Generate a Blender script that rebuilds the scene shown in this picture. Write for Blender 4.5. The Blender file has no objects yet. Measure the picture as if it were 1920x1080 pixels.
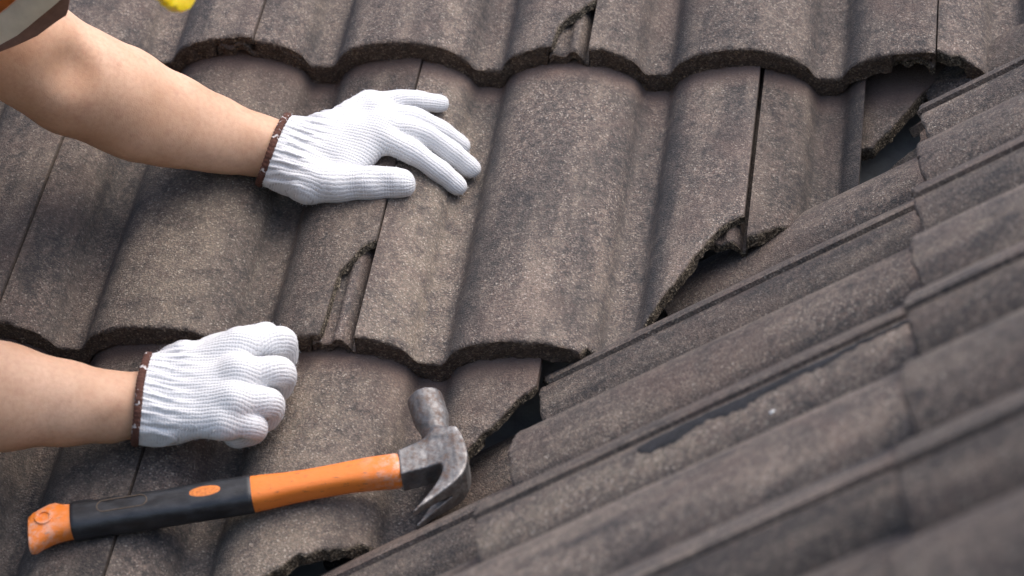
import bpy, bmesh, math, random
import numpy as np
from mathutils import Matrix, Vector

random.seed(7)
RNG = np.random.default_rng(11)
sc = bpy.context.scene
COL = sc.collection
MM = 0.001

# ------------------------------------------------------------------ camera, sky, sun, exposure
cam_d = bpy.data.cameras.new('camera')
cam = bpy.data.objects.new('camera', cam_d)
COL.objects.link(cam)
sc.camera = cam
cam_d.sensor_width = 36.0
cam_d.lens = 95.72
cam_d.clip_start = 0.05
cam_d.clip_end = 400.0
RX = (0.98770, 0.15627, -0.00540)
DN = (0.03628, -0.26259, -0.96422)
FW = (-0.15210, 0.95217, -0.26503)
cam.matrix_world = Matrix(((RX[0], -DN[0], -FW[0], 0.45335),
                           (RX[1], -DN[1], -FW[1], -2.05025),
                           (RX[2], -DN[2], -FW[2], 0.63458),
                           (0, 0, 0, 1)))
cam_d.dof.use_dof = True
cam_d.dof.focus_distance = 2.24
cam_d.dof.aperture_fstop = 6.6

SUN_EL, SUN_AZ = math.radians(69), math.radians(78)   # azimuth clockwise from +Y (north)
world = bpy.data.worlds.new('World')
sc.world = world
world.use_nodes = True
wn = world.node_tree.nodes
wl = world.node_tree.links
sky = wn.new('ShaderNodeTexSky')
sky.sky_type = 'NISHITA'
sky.sun_disc = False
sky.sun_elevation = SUN_EL
sky.sun_rotation = SUN_AZ
sky.air_density = 1.0
sky.dust_density = 4.0
wl.new(sky.outputs[0], wn['Background'].inputs[0])
wn['Background'].inputs[1].default_value = 0.15

sun_d = bpy.data.lights.new('sun', 'SUN')
sun_d.energy = 1.12
sun_d.angle = math.radians(68)
sun_d.color = (1.0, 0.965, 0.92)
sun = bpy.data.objects.new('sun', sun_d)
COL.objects.link(sun)
sdir = Vector((math.sin(SUN_AZ) * math.cos(SUN_EL), math.cos(SUN_AZ) * math.cos(SUN_EL), math.sin(SUN_EL)))
sun.rotation_euler = sdir.to_track_quat('Z', 'Y').to_euler()
sun.location = sdir * 6

sc.view_settings.view_transform = 'Standard'
sc.view_settings.look = 'None'
sc.view_settings.gamma = 1.0
sc.view_settings.use_curve_mapping = False
sc.view_settings.exposure = 0.90

# ------------------------------------------------------------------ frames of the two roof slopes (mm)
PITCH = 0.5635
CP, SP = math.cos(PITCH), math.sin(PITCH)
A_U, A_V, A_N = np.array([1, 0, 0.]), np.array([0, CP, SP]), np.array([0, -SP, CP])
B_U, B_V, B_N = np.array([0, -1., 0]), np.array([CP, 0, SP]), np.array([-SP, 0, CP])
B_O = np.array([165.1, -421.2, -36.9])
GAUGE = 344.0
def pA(u, v, w=0.0): return (u * A_U + v * A_V + w * A_N) * MM
def pB(u, v, w=0.0): return (B_O + u * B_U + v * B_V + w * B_N) * MM
def frame(fn, u, v, w=0.0):
    o = fn(0, 0, 0)
    x, y, z = fn(1, 0, 0) - o, fn(0, 1, 0) - o, fn(0, 0, 1) - o
    p = fn(u, v, w)
    x, y, z = x / MM, y / MM, z / MM
    return Matrix(((x[0], y[0], z[0], p[0]), (x[1], y[1], z[1], p[1]), (x[2], y[2], z[2], p[2]), (0, 0, 0, 1)))

# ------------------------------------------------------------------ object helpers
def tag(o, label=None, cat=None, group=None, kind=None):
    if label: o['label'] = label
    if cat: o['category'] = cat
    if group: o['group'] = group
    if kind: o['kind'] = kind
    return o
def empty(name, loc=(0, 0, 0)):
    o = bpy.data.objects.new(name, None)
    o.empty_display_size = 0.05
    COL.objects.link(o)
    o.location = loc
    return o
def link_mesh(name, me, mat=None, parent=None, mw=None):
    o = bpy.data.objects.new(name, me)
    COL.objects.link(o)
    if mat is not None: me.materials.append(mat)
    if parent is not None:
        o.parent = parent
        o.matrix_parent_inverse = Matrix.Identity(4)
        if mw is not None:
            bm_ = PARENT_W.get(parent.name, parent.matrix_basis)
            o.matrix_basis = bm_.inverted() @ mw
            PARENT_W[o.name] = mw
        else:
            PARENT_W[o.name] = PARENT_W.get(parent.name, parent.matrix_basis)
            o.matrix_basis = Matrix.Identity(4)
    elif mw is not None:
        o.matrix_basis = mw
        PARENT_W[o.name] = mw
    return o
PARENT_W = {}
def mesh_from(name, verts, faces, smooth=True, sharp=None):
    me = bpy.data.meshes.new(name)
    me.from_pydata([tuple(v) for v in verts], [], [tuple(f) for f in faces])
    me.polygons.foreach_set('use_smooth', [smooth] * len(me.polygons))
    if smooth and sharp is not None:
        me.set_sharp_from_angle(angle=math.radians(sharp))
    me.update()
    return me
def fattr(me, name, data):
    a = me.attributes.new(name, 'FLOAT', 'POINT')
    a.data.foreach_set('value', np.asarray(data, dtype=np.float32))
def vattr(me, name, data):
    a = me.attributes.new(name, 'FLOAT_VECTOR', 'POINT')
    a.data.foreach_set('vector', np.asarray(data, dtype=np.float32).ravel())

# ------------------------------------------------------------------ material helpers
class NT:
    def __init__(self, name):
        self.m = bpy.data.materials.new(name)
        self.m.use_nodes = True
        self.t = self.m.node_tree
        self.n = self.t.nodes
        self.b = self.n['Principled BSDF']
    def new(self, typ, **kw):
        nd = self.n.new(typ)
        for k, v in kw.items(): setattr(nd, k, v)
        return nd
    def link(self, a, b): self.t.links.new(a, b)
    def set(self, nd, sock, v):
        s = nd.inputs[sock]
        if hasattr(v, 'is_output') or hasattr(v, 'links'): self.link(v, s)
        else: s.default_value = v
    def attr(self, name, out='Fac'):
        return self.new('ShaderNodeAttribute', attribute_name=name).outputs[out]
    def math(self, op, a, b=None, clamp=False):
        nd = self.new('ShaderNodeMath', operation=op, use_clamp=clamp)
        self.set(nd, 0, a)
        if b is not None: self.set(nd, 1, b)
        return nd.outputs[0]
    def noise(self, vec, scale, detail=2.0, rough=0.5, dist=0.0):
        nd = self.new('ShaderNodeTexNoise')
        self.link(vec, nd.inputs['Vector'])
        nd.inputs['Scale'].default_value = scale
        nd.inputs['Detail'].default_value = detail
        nd.inputs['Roughness'].default_value = rough
        nd.inputs['Distortion'].default_value = dist
        return nd.outputs['Fac']
    def mapping(self, vec, scale=(1, 1, 1), loc=None):
        nd = self.new('ShaderNodeMapping')
        self.link(vec, nd.inputs['Vector'])
        nd.inputs['Scale'].default_value = scale
        if loc is not None: self.set(nd, 'Location', loc)
        return nd.outputs[0]
    def ramp(self, fac, stops, interp='LINEAR'):
        nd = self.new('ShaderNodeValToRGB')
        nd.color_ramp.interpolation = interp
        el = nd.color_ramp.elements
        while len(el) < len(stops): el.new(0.5)
        for e, (p, c) in zip(el, stops):
            e.position = p
            e.color = (c, c, c, 1) if isinstance(c, (int, float)) else tuple(c) + (1,)
        self.link(fac, nd.inputs[0])
        return nd.outputs[0]
    def mix(self, fac, a, b, mode='MIX'):
        nd = self.new('ShaderNodeMix', data_type='RGBA', blend_type=mode)
        self.set(nd, 0, fac)
        for i, v in ((6, a), (7, b)):
            if isinstance(v, (tuple, list)): nd.inputs[i].default_value = tuple(v) + (1,)
            else: self.link(v, nd.inputs[i])
        return nd.outputs[2]
    def bump(self, h, dist, strength=1.0, normal=None):
        nd = self.new('ShaderNodeBump')
        nd.inputs['Distance'].default_value = dist
        nd.inputs['Strength'].default_value = strength
        self.link(h, nd.inputs['Height'])
        if normal is not None: self.link(normal, nd.inputs['Normal'])
        return nd.outputs[0]
    def rand(self):
        return self.new('ShaderNodeObjectInfo').outputs['Random']
    def obj_co(self):
        return self.new('ShaderNodeTexCoord').outputs['Object']

def simple(name, col, rough=0.6, metal=0.0, nscale=60, namp=0.25, bumpd=0.0002):
    t = NT(name)
    co = t.obj_co()
    n = t.noise(co, nscale, 4, 0.6)
    c = t.mix(t.ramp(n, [(0.3, 0.0), (0.7, 1.0)]), tuple(x * (1 - namp) for x in col), tuple(min(1, x * (1 + namp)) for x in col))
    t.link(c, t.b.inputs['Base Color'])
    t.b.inputs['Roughness'].default_value = rough
    t.b.inputs['Metallic'].default_value = metal
    if bumpd: t.link(t.bump(t.noise(co, nscale * 6, 3), bumpd), t.b.inputs['Normal'])
    return t.m

def tile_material():
    t = NT('weathered_concrete')
    tc = t.attr('tc', 'Vector')            # tile coordinates in mm: across, up the slope, height
    off = t.new('ShaderNodeCombineXYZ')
    r = t.rand()
    for i, k in enumerate((3100.0, 1700.0, 900.0)): t.link(t.math('MULTIPLY', r, k), off.inputs[i])
    va = t.new('ShaderNodeVectorMath', operation='ADD')
    t.link(tc, va.inputs[0]); t.link(off.outputs[0], va.inputs[1])
    co = va.outputs[0]
    raw = t.attr('raw')                    # 1 on cut, broken and nose faces
    # sand grain of the surface
    g1 = t.noise(co, 0.55, 2.0, 0.7)
    g2 = t.noise(co, 0.22, 3.0, 0.65)
    vor = t.new('ShaderNodeTexVoronoi')
    t.link(co, vor.inputs['Vector']); vor.inputs['Scale'].default_value = 0.80
    sep = t.new('ShaderNodeSeparateColor')
    t.link(vor.outputs['Color'], sep.inputs[0])
    grain = t.ramp(sep.outputs[0], [(0.0, (0.030, 0.030, 0.031)), (0.25, (0.068, 0.060, 0.056)), (0.55, (0.118, 0.095, 0.083)),
                                    (0.80, (0.215, 0.170, 0.140)), (0.93, (0.340, 0.275, 0.220)), (1.0, (0.52, 0.46, 0.39))])
    grain = t.mix(t.ramp(sep.outputs[1], [(0.80, 0.0), (0.86, 0.55)]), grain, (0.155, 0.085, 0.062))
    base = t.mix(0.34, grain, (0.106, 0.084, 0.073))
    base = t.mix(t.ramp(g1, [(0.38, 0.40), (0.60, 0.0)]), base, (0.032, 0.031, 0.031))
    g3 = t.noise(co, 0.075, 9.0, 0.80)
    g4 = t.noise(co, 0.16, 7.0, 0.78)
    base = t.mix(t.ramp(g3, [(0.37, 0.85), (0.52, 0.0)]), base, (0.036, 0.035, 0.036))
    base = t.mix(t.ramp(g4, [(0.50, 0.0), (0.66, 0.65)]), base, (0.250, 0.194, 0.158))
    # dark lichen / soot blotches, pale worn streaks down the slope, red-brown bare patches
    m1 = t.noise(t.mapping(co, (1.0, 0.45, 1.0)), 0.018, 5.0, 0.62, 0.6)
    m2 = t.noise(t.mapping(co, (1.0, 0.16, 1.0)), 0.035, 4.0, 0.6)
    m3 = t.noise(co, 0.010, 4.0, 0.6, 0.5)
    m4 = t.noise(co, 0.055, 4.0, 0.7)
    dark = t.math('MULTIPLY', t.ramp(m1, [(0.45, 0.0), (0.62, 0.80)]), t.ramp(g2, [(0.30, 1.0), (0.62, 0.45)]))
    base = t.mix(dark, base, (0.034, 0.033, 0.034))
    pale = t.math('MULTIPLY', t.ramp(m2, [(0.44, 0.0), (0.64, 0.85)]), t.ramp(m4, [(0.34, 0.15), (0.60, 0.85)]))
    base = t.mix(pale, base, t.mix(0.50, grain, (0.300, 0.238, 0.185)))
    red = t.ramp(m3, [(0.50, 0.0), (0.72, 0.38)])
    base = t.mix(red, base, (0.150, 0.098, 0.080))
    # strip that the next tile used to shelter: bare red-brown concrete
    sx = t.new('ShaderNodeSeparateXYZ'); t.link(tc, sx.inputs[0])
    prof = t.attr('prof')                  # height of the wave under the point, 0..1
    sh = t.math('ADD', sx.outputs[1], t.math('MULTIPLY', m4, 22.0))
    shel = t.new('ShaderNodeMapRange'); t.link(sh, shel.inputs[0])
    shel.inputs[1].default_value = 331; shel.inputs[2].default_value = 348
    shel.inputs[3].default_value = 0.0; shel.inputs[4].default_value = 0.75
    base = t.mix(shel.outputs[0], base, (0.165, 0.112, 0.092))
    # dirt plus shade painted into the colour along the foot of each wave
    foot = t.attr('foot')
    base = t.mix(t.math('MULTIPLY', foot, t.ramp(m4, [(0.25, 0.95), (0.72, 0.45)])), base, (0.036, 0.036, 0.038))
    # per tile tone
    wear = t.math('MULTIPLY', t.attr('wear'), t.ramp(m4, [(0.34, 0.05), (0.58, 0.85)]))
    base = t.mix(wear, base, t.mix(0.45, grain, (0.270, 0.222, 0.165)))
    hsv = t.new('ShaderNodeHueSaturation')
    t.link(base, hsv.inputs['Color'])
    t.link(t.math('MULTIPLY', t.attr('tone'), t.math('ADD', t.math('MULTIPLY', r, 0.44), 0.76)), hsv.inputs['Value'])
    hsv.inputs['Saturation'].default_value = 0.97
    # broken and nose faces: coarse aggregate
    v2 = t.new('ShaderNodeTexVoronoi'); t.link(co, v2.inputs['Vector']); v2.inputs['Scale'].default_value = 0.75
    s2 = t.new('ShaderNodeSeparateColor'); t.link(v2.outputs['Color'], s2.inputs[0])
    rawc = t.ramp(s2.outputs[0], [(0.0, (0.060, 0.043, 0.034)), (0.50, (0.108, 0.077, 0.059)), (0.85, (0.160, 0.118, 0.086)), (1.0, (0.29, 0.225, 0.16))])
    rawc = t.mix(t.ramp(g2, [(0.35, 0.55), (0.65, 0.0)]), rawc, (0.036, 0.028, 0.023))
    fresh = t.attr('fresh')
    frc = t.ramp(s2.outputs[0], [(0.0, (0.022, 0.018, 0.014)), (0.5, (0.072, 0.057, 0.041)), (0.85, (0.145, 0.117, 0.083)), (1.0, (0.30, 0.25, 0.18))])
    rawc = t.mix(fresh, rawc, frc)
    colr = t.mix(raw, hsv.outputs[0], rawc)
    t.link(colr, t.b.inputs['Base Color'])
    t.b.inputs['Roughness'].default_value = 0.88
    t.b.inputs['Specular IOR Level'].default_value = 0.28
    h = t.math('ADD', t.math('MULTIPLY', vor.outputs['Distance'], 0.5), t.math('MULTIPLY', g1, 1.0))
    nb = t.bump(h, 0.0013, 0.9)
    hr = t.math('MULTIPLY', v2.outputs['Distance'], raw)
    nb = t.bump(hr, 0.0018, 0.7, nb)
    t.link(nb, t.b.inputs['Normal'])
    return t.m
M_TILE = tile_material()

# ------------------------------------------------------------------ roof tiles
def wave(u):
    """height (mm) of the tile's wave at u mm right of the tile's left joint"""
    k = np.linspace(-6, 6, 13)
    wts = np.exp(-(k / 3.0) ** 2)
    out = np.zeros_like(u, dtype=float)
    for kk, wt in zip(k, wts):
        x = np.mod(u + kk + 16 + 75, 150.0) - 75
        out += wt * np.where(np.abs(x) < 62, 31.5 * np.sqrt(np.clip(1 - (x / 62.0) ** 2, 0, 1)), 0.0)
    return out / wts.sum()
def surf(u, s):
    """height over the slope's reference sheet of a tile's top, s mm above its nose"""
    return wave(u) - 1.0 - 24.0 * s / GAUGE

def smooth_noise(x, seed, scale, octaves=3):
    rs = np.random.default_rng(seed)
    tot = np.zeros_like(x, dtype=float)
    amp = 1.0
    for o in range(octaves):
        tab = rs.uniform(-1, 1, 512)
        f = x / scale * 2 ** o + 1000 * rs.random()
        i = np.floor(f).astype(int)
        fr = f - i
        fr = fr * fr * (3 - 2 * fr)
        tot += amp * (tab[i % 512] * (1 - fr) + tab[(i + 1) % 512] * fr)
        amp *= 0.55
    return tot

def tile_mesh(seed, cut=None, tone=1.0, wear=None, umax=300.0, umin=0.0, fine=False, drop=0.0, cut_rough=3.0, edge_right=False):
    """one interlocking double-wave tile; cut: list of (u, s) = lower broken edge"""
    lap = 35.0 if umin == 0.0 else 0.0
    step = 2.4
    us = list(np.arange(umin + 0.9, umax - 1.2, step)) + [umax - (0.5 if umax > 299 else 0.0)]
    if cut is not None:
        us += [c[0] for c in cut]
        for (u0, s0), (u1, s1) in zip(cut[:-1], cut[1:]):
            n = int(abs(s1 - s0) / 5.0)
            for q in range(1, n): us.append(u0 + (u1 - u0) * q / n)
    us = [u for u in us if umin + 0.8 <= u <= umax - (0.45 if umax > 299 else 0.0)]
    us = np.array(sorted(set(np.round(us, 3))))
    keep = np.concatenate([[True], np.diff(us) > 0.15]); us = us[keep]
    if lap:
        lu = np.concatenate([np.arange(-lap, -0.5, 1.6), [-0.4]])
        us = np.concatenate([lu, us])
    nu = len(us)
    slot = us < 0
    s0 = np.zeros(nu)
    fr = np.zeros(nu)
    if cut is not None:
        cu = np.array([c[0] for c in cut]); cs = np.array([c[1] for c in cut])
        s0 = np.interp(us, cu, cs, left=cs[0], right=cs[-1])
        fr = (s0 > 2.0).astype(float)
    jit = smooth_noise(us, seed, 9.0, 3)
    s0 = s0 + np.where(fr > 0, 0.75 * cut_rough * jit + 0.5 * smooth_noise(us, seed + 5, 3.0), 0.9 * jit)
    s1 = np.full(nu, GAUGE + 58.0)
    s0 = np.minimum(s0, s1 - 2)
    base = wave(us)
    lu = us + lap
    ridge = 5.5 * np.exp(-((us + 13) / 5.0) ** 4) + 3.0 * np.exp(-((us + 30) / 3.5) ** 4)
    if umax > 299: base = base + 2.4 * np.clip((us - 262) / 30.0, 0, 1) ** 2
    if not umin: base = base - 0.9 * np.clip(1 - us / 12.0, 0, 1) * (us >= 0)
    base = np.where(slot, base - 12.0 + ridge - 7.0 * np.clip((us + 6.0) / 3.0, 0, 1), base)
    thick_n = np.where(slot, 11.0, np.where(us > umax - 36.5, 10.0, 23.0)) if not umin else np.full(nu, 23.0)
    if umax < 299: thick_n = np.where(slot, 11.0, 23.0)
    thick_i = np.where(slot, 9.0, np.where((us > umax - 36.5) & (umax > 299), 9.0, 14.0))
    # rows over the top: dense by the nose
    ts = np.concatenate([[0, 1.2, 3.0, 6.0, 10.0, 16.0], np.arange(24, GAUGE + 58, 9.0), [GAUGE + 58]]) / (GAUGE + 58)
    V, tcv, raw, fresh, prof, foot = [], [], [], [], [], []
    def add(row_u, row_s, row_w, rw, frs):
        i0 = len(V)
        for j in range(nu):
            V.append((row_u[j] * MM, row_s[j] * MM, row_w[j] * MM))
        tcv.extend(np.stack([row_u, row_s, row_w], 1).tolist())
        raw.extend(np.broadcast_to(rw, nu).tolist())
        fresh.extend(np.broadcast_to(frs, nu).tolist())
        return i0
    rows = []
    n2 = RNG.normal(size=(len(ts), nu))
    bend = smooth_noise(us, seed + 31, 60.0, 2)
    def topw(u_, s_): return base - 1.0 - 24.0 * s_ / GAUGE + 0.35 * bend - drop
    for i, t_ in enumerate(ts):
        s_ = s0 + t_ * (s1 - s0)
        w_ = topw(us, s_)
        if i == 0: w_ = w_ - 1.7 - 0.8 * np.abs(jit)
        elif i == 1: w_ = w_ - 0.5
        if 0 < i < 4: w_ = w_ + 0.35 * n2[i]
        rows.append(add(us, s_, w_, (0.75 if i == 0 else 0.0), fr))
    nt = len(rows)
    # face at the nose: rough, three rows, leaning back a little when broken
    fs = []
    sl = np.gradient(np.interp(us, cu, cs), us) if cut is not None else np.zeros(nu)
    sl = np.clip(sl, -12, 12)
    out_u, out_s = sl / np.hypot(sl, 1), -1.0 / np.hypot(sl, 1)
    for q, f_ in enumerate((0.22, 0.45, 0.70, 0.90, 1.0)):
        th = thick_n.copy()
        th = np.where(fr > 0, thick_i - 1.0, th)
        back = np.where(fr > 0, 5.0 * f_, 1.5 * f_) + 1.2 * smooth_noise(us, seed + 50 + q, 5.0, 3) * np.where(fr > 0, 1.9, 1.0)
        w_ = topw(us, s0) - th * f_ + (0.8 * smooth_noise(us, seed + 70 + q, 6.0, 2) if q == 4 else 0.0)
        s_ = np.minimum(s0 + np.where(fr > 0, 0.0, back), s1)
        o_ = fr * (1.5 * f_ ** 0.8 + 0.8 * smooth_noise(s0 + us, seed + 90 + q, 5.0, 3) + 0.3 * RNG.normal(size=nu))
        fs.append(add(us + o_ * out_u, s_ + o_ * out_s, w_, 1.0, fr))
    # underside
    ds = []
    for t_ in (0.02, 0.115, 0.125, 0.5, 1.0):
        s_ = s0 + t_ * (s1 - s0) + (5.0 if t_ < 0.1 else 0.0)
        s_ = np.minimum(s_, s1)
        th = np.where((t_ <= 0.116) & (fr == 0), thick_n, thick_i + np.where(fr > 0, -1.0, 0.0) * (t_ < 0.1))
        ds.append(add(us, s_, topw(us, s_) - th, 0.6, 0.0))
    F = []
    def strip(a, b):
        for j in range(nu - 1): F.append((a + j, a + j + 1, b + j + 1, b + j))
    for a, b in zip(rows[:-1], rows[1:]): strip(a, b)
    chain = [rows[0]] + fs + ds
    for a, b in zip(chain[:-1], chain[1:]): strip(b, a)
    strip(rows[-1], ds[-1])
    # side faces
    def side(j, flip):
        top = [r + j for r in rows]
        bot = [r + j for r in (fs + ds)]
        loop = top + bot[::-1]
        return loop[::-1] if flip else loop
    tops = np.array(V)
    for j, flip in ((0, False), (nu - 1, True)):
        # quads between top rows and the matching point below, sampled
        idx_low = []
        th = (thick_i if True else thick_n)[j]
        for r in rows:
            x, y, z = V[r + j]
            V.append((x, y, z - th * MM)); idx_low.append(len(V) - 1)
            tcv.append((x / MM, y / MM, z / MM - th)); raw.append(0.35 if not edge_right else 0.1); fresh.append(0.0)
        for k in range(nt - 1):
            q = (rows[k] + j, rows[k + 1] + j, idx_low[k + 1], idx_low[k])
            F.append(q if not flip else q[::-1])
    tcv = np.array(tcv)
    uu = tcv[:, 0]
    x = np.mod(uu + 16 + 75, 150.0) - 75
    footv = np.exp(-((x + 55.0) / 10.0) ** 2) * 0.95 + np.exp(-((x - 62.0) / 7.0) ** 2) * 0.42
    me = mesh_from('roof_tile', V, F, True, 48)
    vattr(me, 'tc', tcv)
    fattr(me, 'raw', raw)
    fattr(me, 'fresh', fresh)
    fattr(me, 'prof', wave(uu) / 31.0)
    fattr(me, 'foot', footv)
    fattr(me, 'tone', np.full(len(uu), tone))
    wv = np.zeros(len(uu))
    if wear is not None:
        wv = np.exp(-((uu - wear[0]) / wear[1]) ** 2) * np.clip((wear[2] - tcv[:, 1]) / 60.0, 0, 1)
    fattr(me, 'wear', wv)
    return me

roof = empty('roof', tuple(pA(0, 0, -130)))
tag(roof, 'weathered grey-brown concrete tile roof with two slopes meeting in a broken valley', 'roof')
M_DECK = simple('dark_underlay', (0.016, 0.016, 0.017), 0.9, 0, 40, 0.4, 0.001)

def slab(name, pts, thick, nrm, mat, parent):
    n = len(pts)
    pts = [np.array(p) for p in pts]
    V = pts + [p - nrm * thick for p in pts]
    F = [tuple(range(n)), tuple(range(2 * n - 1, n - 1, -1))]
    for i in range(n): F.append((i, i + n, (i + 1) % n + n, (i + 1) % n))
    me = mesh_from(name, V, F, False)
    return link_mesh(name, me, mat, parent, Matrix.Identity(4))
# the valley line of the two decks, 118 mm under each slope's reference sheet
DW = -118.0
def valley(u, w):
    v = (w + (B_O - u * A_U - w * A_N) @ B_N) / (A_V @ B_N)
    P = u * A_U + v * A_V + w * A_N
    return v, float((P - B_O) @ B_U), float((P - B_O) @ B_V)
v0, ub0, vb0 = valley(-500, DW)
v1, ub1, vb1 = valley(950, DW)
deckA = slab('roof_slope', [pA(-500, v0, DW), pA(950, v1, DW), pA(-1500, v1, DW), pA(-1500, v0, DW)], 0.02, A_N, M_DECK, roof)
deckB = slab('roof_slope', [pB(ub0, vb0, DW), pB(ub0, vb1, DW), pB(ub1, vb1, DW)], 0.02, B_N, M_DECK, roof)
# grey metal valley gutter: a folded sheet lying on both decks with rolled rims
def gutter():
    W = DW + 40.0
    sec = []
    for k, u in enumerate(np.linspace(-480, 700, 40)):
        v, ub, vb = valley(u, W)
        r = []
        r.append(pA(u - 214, v + 0.0, W + 12))
        r.append(pA(u - 212, v + 0.0, W + 1))
        r.append(pA(u - 70, v, W + 0.6))
        r.append(pA(u - 4, v, W + 0.0))
        r.append(pB(ub - 5, vb, W + 0.0))
        r.append(pB(ub - 70, vb + 3, W + 0.6))
        r.append(pB(ub - 148, vb + 6, W + 1))
        r.append(pB(ub - 150, vb + 6, W + 12))
        sec.append(r)
    V, F = [], []
    for s_ in sec: V += [tuple(p) for p in s_]
    m = len(sec[0])
    for i in range(len(sec) - 1):
        for j in range(m - 1): F.append((i * m + j, (i + 1) * m + j, (i + 1) * m + j + 1, i * m + j + 1))
    return mesh_from('valley_gutter', V, F, True, 25)
M_ZINC = simple('grey_flashing', (0.29, 0.29, 0.28), 0.8, 0.0, 45, 0.22, 0.0004)
gut = link_mesh('valley_gutter', gutter(), M_ZINC, roof, Matrix.Identity(4))
tag(gut, 'grey metal valley gutter under the broken tile edges')

def lay(parent, fn, u, course, seed, label=None, dw=0.0, rot=0.0, dv=0.0, **kw):
    me = tile_mesh(seed, **kw)
    mw = frame(fn, u, course * GAUGE + dv, dw) @ Matrix.Rotation(rot, 4, 'Z')
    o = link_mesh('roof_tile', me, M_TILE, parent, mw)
    if label: o['label'] = label
    return o

CUT_R2 = [(0, 0), (181, 0), (186, 8), (205, 20), (225, 36), (240, 62), (249, 78), (262, 105), (273, 123), (281, 138), (300, 156)]
CUT_FLAP2 = [(0, 0), (272.5, 0), (273.6, 22), (273.9, 50), (275.6, 74), (282, 87), (288, 98), (300, 112)]
CUT_FLAP1 = [(0, 0), (267.5, 0), (268.8, 15), (271, 28), (277, 38), (287, 46), (300, 66)]
CUT_R3 = [(0, 0), (38, 0), (50, 24), (82, 60), (112, 98), (136, 125), (150, 137), (174, 149), (193, 159), (212, 170), (224, 180), (240, 210), (254, 249), (264, 262), (277, 277), (283, 290), (289, 301), (299, 318), (300, 320)]
T = []
# main slope, course by course
for u in (-1050, -750): T.append(lay(deckA, pA, u, 1, int(500 + u % 97)))
lay(deckA, pA, -450, 1, 3)
lay(deckA, pA, -150, 1, 5, 'tile with its interlocking flap broken off in the upper course', cut=CUT_FLAP1)
lay(deckA, pA, 150, 1, 8)
lay(deckA, pA, 450, 1, 9, 'tile at the valley with a ragged broken nose', cut=[(0, 5), (20, 4), (34, 0), (95, 0), (150, 60), (230, 200), (300, 330)], cut_rough=3)
for u in (-900, -600): lay(deckA, pA, u, 0, int(600 + u % 89))
lay(deckA, pA, -300, 0, 12, wear=(140, 50, 330), label='tile with a jagged piece broken off beside the joint', cut=CUT_FLAP2, cut_rough=1.6)
lay(deckA, pA, 0, 0, 14, wear=(36, 26, 330), label='tile broken off diagonally along the valley', cut=CUT_R2)
lay(deckA, pA, 302.5, 0, 17, 'half tile trimmed straight on its right side above the valley', cut=[(0, 131), (3, 134), (22, 150), (44, 164), (65, 178), (88, 198)], umax=88.0, cut_rough=2.0, edge_right=True)
lay(deckA, pA, 300, 0, 19, 'sunken reddish piece of broken tile under the upper course', dw=-20.0, cut=[(89, 272), (101, 275), (112, 291), (127, 316), (136, 336), (147, 354), (200, 400)], umin=89.0, umax=200.0, cut_rough=3.0)
for u in (-1050, -750): lay(deckA, pA, u, -1, int(700 + u % 83))
lay(deckA, pA, -450, -1, 21)
lay(deckA, pA, -150, -1, 23, wear=(125, 45, 330), label='tile under the hammer broken off raggedly along the valley', cut=CUT_R3, cut_rough=4.5)
for u in (-900, -600, -300): lay(deckA, pA, u, -2, int(800 + u % 79))
# side slope
BO2, BO3 = -101.7, -72.0
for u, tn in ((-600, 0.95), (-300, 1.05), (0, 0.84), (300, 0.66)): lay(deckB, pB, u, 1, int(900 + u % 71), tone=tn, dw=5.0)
lay(deckB, pB, -900, 1, 31, dw=5.0, cut=[(0, 240), (40, 170), (62, 60), (74, 0), (300, 0)], cut_rough=2)
lay(deckB, pB, BO2 - 900, 0, 37, 'cut remnant of a side slope tile against the valley', cut=[(0, 402), (258, 402), (268, 372), (280, 352), (292, 335), (300, 318)], cut_rough=2.5)
lay(deckB, pB, BO2 - 600, 0, 39, 'side slope tile cut off short at the valley', cut=[(0, 335), (30, 320), (58, 215), (80, 120), (95, 96), (140, 90), (196, 92), (205, 40), (215, 0), (270, 0), (300, 10)], cut_rough=2.0)
lay(deckB, pB, BO2 - 300, 0, 41)
lay(deckB, pB, BO2, 0, 43, wear=(27, 12, 235))
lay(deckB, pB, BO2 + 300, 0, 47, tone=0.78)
lay(deckB, pB, BO3 - 450, -1, 51, dw=-3.0)
lay(deckB, pB, BO3 - 150, -1, 53, dw=-3.0)
lay(deckB, pB, BO3 + 150, -1, 57, dw=-3.0)

# ------------------------------------------------------------------ distance fields and their surfaces (mm, roof coordinates)
def seg_d(P, a, b, ra, rb):
    a, b = np.asarray(a, float), np.asarray(b, float)
    ab = b - a
    t = np.clip(((P - a) @ ab) / (ab @ ab), 0, 1)
    return np.linalg.norm(P - (a + t[..., None] * ab), axis=-1) - (ra + t * (rb - ra))
def ell_d(P, c, r):
    q = (P - np.asarray(c, float)) / np.asarray(r, float)
    return (np.linalg.norm(q, axis=-1) - 1.0) * min(r)
def smin(a, b, k):
    h = np.maximum(k - np.abs(a - b), 0) / k
    return np.minimum(a, b) - h * h * k * 0.25
def smax(a, b, k): return -smin(-a, -b, k)
def chain_d(P, pts, k=3.0):
    d = None
    for p, q in zip(pts[:-1], pts[1:]):
        e = seg_d(P, p[:3], q[:3], p[3], q[3])
        d = e if d is None else smin(d, e, k)
    return d

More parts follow.
